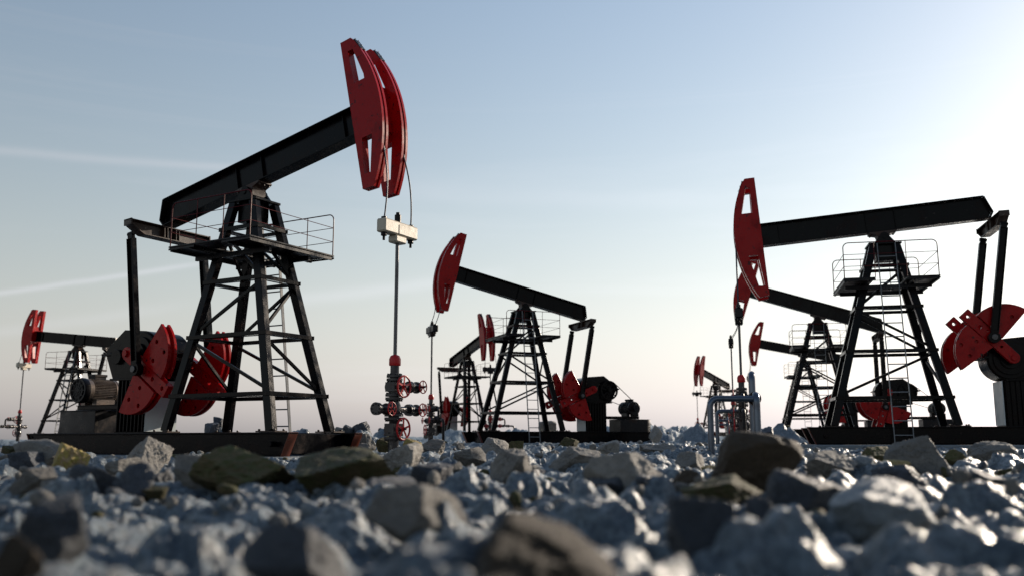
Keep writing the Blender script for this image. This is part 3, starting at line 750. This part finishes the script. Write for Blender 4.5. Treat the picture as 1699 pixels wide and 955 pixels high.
HERO = [
 (62, 727, 784, 112, 'granite', 'grey rock with a sunlit ridge at the left edge below the pumpjack skid', 0),
 (104, 733, 789, 72, 'tan', 'yellow brown sunlit rock leaning on the grey rock at left', 1),
 (36, 748, 786, 74, 'slate', 'dark grey rock in front of the sunlit rocks at the left edge', 2),
 (12, 738, 758, 30, 'olive', 'small olive rock at the very left edge', 3),
 (240, 722, 786, 96, 'granite', 'pointed grey boulder in front of the nearest skid at left', 3),
 (195, 757, 790, 66, 'granite', 'grey rock at the left foot of the pointed grey boulder', 5),
 (142, 768, 826, 82, 'slate', 'dark blue rock left of the small olive stone', 1),
 (212, 766, 828, 74, 'slate', 'second dark blue rock touching the olive stone', 4),
 (266, 776, 812, 44, 'slate', 'small dark stone right of the dark blue pair', 6),
 (248, 806, 828, 46, 'olive', 'small olive stone in front of the dark blue rocks', 2),
 (392, 723, 752, 40, 'granite', 'small pointed grey rock behind the long olive rock', 2),
 (430, 723, 762, 64, 'granite', 'rounder grey rock above the long olive rock', 6),
 (313, 752, 812, 56, 'granite', 'narrow grey slab at the left end of the olive rock', 4),
 (385, 737, 818, 196, 'olive', 'long olive brown rock with a high left corner, left foreground', 0),
 (558, 741, 820, 250, 'olive', 'long dark olive rock in front of the skid end', 5),
 (62, 820, 925, 125, 'slate', 'large blurred dark rock at the lower left', 5),
 (12, 880, 985, 90, 'brown', 'blurred brown rock in the bottom left corner', 1),
 (668, 732, 782, 84, 'granite', 'pale grey rock directly below the near wellhead', 1),
 (592, 733, 760, 40, 'granite', 'small grey rock with a bright right edge left of the wellhead', 4),
 (717, 727, 753, 54, 'granite', 'grey rock right of the near wellhead base', 0),
 (775, 740, 768, 62, 'granite', 'low grey rock with sunlit top between two pointed rocks', 5),
 (817, 724, 757, 56, 'granite', 'grey speckled rock in front of the left end of the middle skid', 2),
 (858, 730, 754, 30, 'olive', 'small olive rock with a tan right side by the middle skid', 3),
 (848, 743, 794, 96, 'granite', 'pointed grey rock in the centre with a ridge to the right', 6),
 (958, 739, 780, 84, 'granite', 'dark grey humped rock right of the pointed centre rock', 3),
 (944, 724, 747, 42, 'olive', 'olive rock pointing up in front of the middle skid', 6),
 (1014, 729, 757, 50, 'granite', 'grey rock below the control box of the middle pumpjack', 1),
 (1095, 736, 756, 66, 'granite', 'low grey rock left of the pipe loops', 4),
 (1052, 748, 824, 138, 'granite', 'big grey rock with a bright right edge, centre right', 2),
 (1002, 784, 824, 104, 'slate', 'dark low rock in front of the big grey rock', 0),
 (625, 790, 836, 130, 'slate', 'long dark slab at left of the sunlit blurred rock', 3),
 (690, 800, 890, 185, 'granite', 'blurred rock with a broad sunlit right face, centre foreground', 5),
 (885, 850, 1010, 330, 'brown', 'very large blurred dark rock at the bottom centre', 4),
 (715, 768, 812, 70, 'slate', 'small dark rock above the sunlit blurred rock', 2),
 (1258, 713, 822, 172, 'brown', 'big brown rock in front of the pipe loops', 6),
 (1208, 786, 842, 164, 'olive', 'low yellow green rock in front of the big brown rock', 4),
 (1150, 748, 778, 62, 'granite', 'grey rock left of the big brown rock', 6),
 (1138, 778, 810, 56, 'brown', 'brown stone with a sunlit right edge left of the big brown rock', 0),
 (1390, 746, 792, 102, 'granite', 'wide grey rock right of the big brown rock', 0),
 (1461, 739, 779, 66, 'olive', 'yellow brown rock right of the wide grey rock', 1),
 (1548, 721, 787, 106, 'granite', 'sharp pointed grey rock under the large right pumpjack', 3),
 (1650, 730, 768, 96, 'granite', 'grey rock with a lit right edge at the right edge', 2),
 (1592, 744, 772, 46, 'olive', 'small dark olive rock behind the sharp pointed rock', 5),
 (1500, 770, 802, 86, 'slate', 'flat dark rock below the sharp pointed rock', 6),
 (1650, 778, 814, 80, 'slate', 'dark rock at the lower right edge', 1),
 (1492, 792, 878, 210, 'pale', 'large pale flat topped slab, right foreground', 5),
 (1178, 824, 914, 144, 'slate', 'blurred round dark rock below the yellow green rock', 2),
 (1272, 822, 892, 72, 'slate', 'blurred dark rock right of the round one', 4),
 (1358, 778, 856, 136, 'slate', 'dark rock between the brown rock and the pale slab', 0),
 (480, 870, 975, 165, 'slate', 'blurred blue dark rock at the bottom left of centre', 3)]
HERO2 = [
 (348, 700, 718, 26, 'slate', 'dark boulder at the foot of the stack seen under the nearest tower', 2, 30.0),
 (361, 690, 704, 23, 'slate', 'dark boulder resting on top of the stack seen under the nearest tower', 5, 30.4),
 (600, 698, 722, 34, 'slate', 'dark boulder balanced on the mound left of the near wellhead', 6, 33),
 (578, 703, 722, 30, 'slate', 'blue grey stone behind the end of the nearest skid', 1, 33),
 (560, 707, 720, 22, 'granite', 'small stone at the right foot of the nearest tower', 3, 33),
 (607, 718, 742, 30, 'granite', 'grey rock at the left base of the near wellhead', 2, 26),
 (640, 722, 744, 40, 'olive', 'dark olive rock just behind the near wellhead base', 4, 23),
 (686, 726, 744, 30, 'tan', 'tan rock at the right base of the near wellhead', 0, 19),
 (1089, 702, 729, 22, 'granite', 'tilted block on the slope right of the middle pumpjack', 3, 44),
 (910, 697, 716, 32, 'granite', 'upright stone seen through the middle tower', 1, 50),
 (1275, 706, 730, 26, 'slate', 'dark stone on the mound right of the pipe loops', 0, 38),
 (1221, 724, 742, 36, 'tan', 'tan and olive rock at the foot of the pipe loops', 5, 18.5)]
for i, h in enumerate(HERO): rock(*h, rz=(i*2.1) % 6.28)
for i, h in enumerate(HERO2): rock(*h[:7], depth=h[7], rz=(i*1.7) % 6.28, ry=(.35 if i == 8 else 0))
rnd = random.Random(42)
def onpad(x, y, mg=.3):
    for X, Y, Z, w in PADS:
        dx, dy = x-X, y-Y; lx = dx*math.cos(w)+dy*math.sin(w); ly = -dx*math.sin(w)+dy*math.cos(w)
        if abs(lx+2.1) < 5.4+mg and abs(ly) < 1.9+mg: return True
    return False
KIND = {'granite': 'grey', 'slate': 'dark blue grey', 'olive': 'olive brown', 'tan': 'tan', 'pale': 'pale grey', 'brown': 'brown'}
cnt = 0; tries = 0
while cnt < 170 and tries < 5000:
    tries += 1
    d = 7.5*math.exp(rnd.random()**.8*1.9); a = R(rnd.uniform(-31, 31)); x, y = d*math.sin(a), d*math.cos(a)
    s = rnd.uniform(.13, .36)*(1+.25*max(0, d-15)/15)
    if onpad(x, y, s*.5) or any(math.hypot(x-p, y-q) < s*.5+r for p, q, r in placed) or math.hypot(x+2.6, y-20.7) < .6: continue
    if d < 20 and abs(x-4.7) < .8 and y > 17: continue
    mat = rnd.choices(['granite', 'slate', 'olive', 'tan', 'pale', 'brown'], [5, 3.2, 1.6, .7, 1.2, .6])[0]
    gz = float(ground_z(np.array([x]), np.array([y]))[0])
    o = obj('rock', rmesh(mat, rnd.randrange(NV)), None, (x, y, gz+s*.12), (rnd.uniform(-.3, .3), rnd.uniform(-.3, .3), rnd.uniform(0, 6.28)))
    o.scale = (s*rnd.uniform(.9, 1.3), s*rnd.uniform(.7, 1.), s*rnd.uniform(.55, .85))
    tag(o, 'loose %s stone scattered over the rocky ground' % KIND[mat], 'rock', 'loose %s stones' % KIND[mat]); placed.append((x, y, s*.5)); cnt += 1
# gravel: one uncountable mass of small stones
def gravel():
    vs = []; fs = []; n0 = 0; rs = np.random.RandomState(5); mats = []
    shapes = []
    for k in range(8):
        bm = bmesh.new(); bmesh.ops.create_icosphere(bm, subdivisions=2, radius=1)
        pl = [(Vector(rs.normal(size=3)).normalized(), rs.uniform(.5, .95)) for i in range(9)]
        for v in bm.verts:
            d = v.co.normalized(); r = 1.1
            for n_, q in pl:
                c = d.dot(n_)
                if c > .05: r = min(r, q/c)
            v.co = d*r
        bm.verts.index_update(); shapes.append((np.array([v.co[:] for v in bm.verts]), np.array([[v.index for v in f.verts] for f in bm.faces]))); bm.free()
    NS = 1700; d = 5.5*np.exp(rs.rand(NS)**.8*2.3); a = np.radians(rs.uniform(-33, 33, NS)); x, y = d*np.sin(a), d*np.cos(a)
    gz = ground_z(x, y)
    for i in range(NS):
        if onpad(x[i], y[i], 0): continue
        co, f = shapes[i % 8]; s = rs.uniform(.018, .06)*(1+d[i]/22); sv = s*rs.uniform(.6, 1.2, 3)
        an = rs.uniform(0, 6.28); c_, s_ = math.cos(an), math.sin(an); p = co*sv; q = np.stack([p[:,0]*c_-p[:,1]*s_+x[i], p[:,0]*s_+p[:,1]*c_+y[i], p[:,2]+gz[i]+s*.35], -1)
        vs.append(q); fs.append(f+n0); mats.append(np.full(len(f), rs.choice([0, 1, 2, 3], p=[.45, .25, .2, .1]))); n0 += len(q)
    V = np.vstack(vs); F = np.vstack(fs); me = bpy.data.meshes.new('gravel')
    me.vertices.add(len(V)); me.vertices.foreach_set('co', V.ravel()); me.loops.add(F.size); me.loops.foreach_set('vertex_index', F.ravel())
    me.polygons.add(len(F)); me.polygons.foreach_set('loop_start', np.arange(len(F))*3)
    for k in ('granite', 'pale', 'slate', 'olive'): me.materials.append(M[k])
    me.polygons.foreach_set('material_index', np.concatenate(mats).astype(np.int32)); me.update(); me.validate()
    o = obj('gravel', me); tag(o, 'loose small stones lying between the larger rocks', 'gravel', kind='stuff')
gravel()
# ------------------------------------------------------------------ sky, sun, camera
SUN_AZ, SUN_EL = 48, 18     # degrees clockwise from +Y (the view direction), and above the horizon
w = bpy.data.worlds.new('World'); sc.world = w; w.use_nodes = True; t = w.node_tree; bg = t.nodes['Background']
sky = N(t, 'ShaderNodeTexSky', sky_type='NISHITA', sun_disc=False, sun_elevation=R(SUN_EL), sun_rotation=R(SUN_AZ), altitude=0., air_density=2.0, dust_density=0.6, ozone_density=3.0)
tc = N(t, 'ShaderNodeTexCoord'); G = tc.outputs['Generated']
def mth(op, a, b=None, c=None):
    n = N(t, 'ShaderNodeMath', operation=op)
    for k, v in enumerate((a, b, c)):
        if v is None: continue
        if isinstance(v, (int, float)): n.inputs[k].default_value = v
        else: t.links.new(v, n.inputs[k])
    return n.outputs[0]
sx = N(t, 'ShaderNodeSeparateXYZ'); t.links.new(G, sx.inputs[0])
z = mth('MAXIMUM', sx.outputs[2], 0.)
hz = mth('MULTIPLY_ADD', mth('EXPONENT', mth('MULTIPLY', z, -1/.27)), .62, .25)      # dusty air thickest near the horizon
bw = N(t, 'ShaderNodeRGBToBW'); t.links.new(sky.outputs[0], bw.inputs[0])
def lum(col):
    g = N(t, 'ShaderNodeVectorMath', operation='SCALE'); t.links.new(bw.outputs[0], g.inputs['Scale']); g.inputs[0].default_value = col; return g.outputs[0]
hs = N(t, 'ShaderNodeHueSaturation'); hs.inputs['Saturation'].default_value = 1.12; vm = N(t, 'ShaderNodeVectorMath', operation='MULTIPLY'); vm.inputs[1].default_value = (.97, .955, 1.08); t.links.new(sky.outputs[0], vm.inputs[0]); t.links.new(vm.outputs[0], hs.inputs['Color'])
c = mixc(t, hz, hs.outputs[0], lum((.975, 1.0, 1.10)))
def streak(rot, scl, ns, det, lo, hi, amt):
    mp = N(t, 'ShaderNodeMapping'); mp.inputs['Rotation'].default_value = [R(a) for a in rot]; mp.inputs['Scale'].default_value = scl
    t.links.new(G, mp.inputs['Vector']); return ramp(t, noise(t, ns, det, .6, mp.outputs[0], .35), [(lo, 0), (hi, amt)])
f1 = streak((0, -7, 0), (1., 1., 11), 1.7, 7, .56, .82, .14); f2 = streak((0, 10, 20), (.35, .35, 30), 1.5, 4, .62, .74, .07)
def contrail(a, b, wd, amt, ns):
    ra, rb = Vector(ray(*a)).normalized(), Vector(ray(*b)).normalized(); n_ = ra.cross(rb).normalized(); md = (ra+rb).normalized(); ch = ra.dot(md)
    def dot(vv):
        q = N(t, 'ShaderNodeVectorMath', operation='DOT_PRODUCT'); t.links.new(G, q.inputs[0]); q.inputs[1].default_value = vv; return q.outputs['Value']
    wob = mth('MULTIPLY_ADD', noise(t, ns, 5, .6, G, .4), wd*1.6, -wd*.8)
    across = mth('EXPONENT', mth('MULTIPLY', mth('POWER', mth('MULTIPLY', mth('ADD', dot(n_), wob), 1/wd), 2.), -1.))
    along = mth('MULTIPLY', mth('SUBTRACT', dot(md), ch), 1/(1-ch)); along = N(t, 'ShaderNodeClamp').outputs[0] if False else mth('MINIMUM', mth('MAXIMUM', mth('MULTIPLY', along, 1.6), 0.), 1.)
    return mth('MULTIPLY', mth('MULTIPLY', across, along), amt)
tot = mth('ADD', f1, f2)
for ct in (((-500, 560), (420, 425), .0028, .34, 9), ((-600, 205), (520, 290), .0045, .26, 6), ((420, 505), (860, 452), .007, .18, 5), ((-300, 590), (330, 505), .006, .12, 6), ((600, 320), (1250, 335), .010, .10, 5)):
    tot = mth('ADD', tot, contrail(*ct))
c = mixc(t, tot, c, lum((1.38, 1.40, 1.5)))
t.links.new(c, bg.inputs['Color']); bg.inputs['Strength'].default_value = .104
sd = bpy.data.lights.new('sun', 'SUN'); sd.energy = 5.0; sd.angle = R(.5); sd.color = (1, .86, .70); so = bpy.data.objects.new('sun', sd); COL.objects.link(so)
d = Vector((math.sin(R(SUN_AZ))*math.cos(R(SUN_EL)), math.cos(R(SUN_AZ))*math.cos(R(SUN_EL)), math.sin(R(SUN_EL))))
so.rotation_euler = (-d).to_track_quat('-Z', 'Y').to_euler()
cam = bpy.data.cameras.new('camera'); co = bpy.data.objects.new('camera', cam); COL.objects.link(co)
co.rotation_euler = (math.pi/2+PITCH, 0, 0); cam.sensor_width = 36; cam.lens = FPX/1699*36; cam.clip_start = .05; cam.clip_end = 9000
cam.dof.use_dof = True; cam.dof.focus_distance = 24; cam.dof.aperture_fstop = cam.lens/1000/.043; cam.dof.aperture_blades = 0
sc.camera = co
sc.render.engine = 'CYCLES'
sc.view_settings.view_transform = 'Standard'; sc.view_settings.look = 'None'; sc.view_settings.exposure = .55; sc.view_settings.gamma = 1
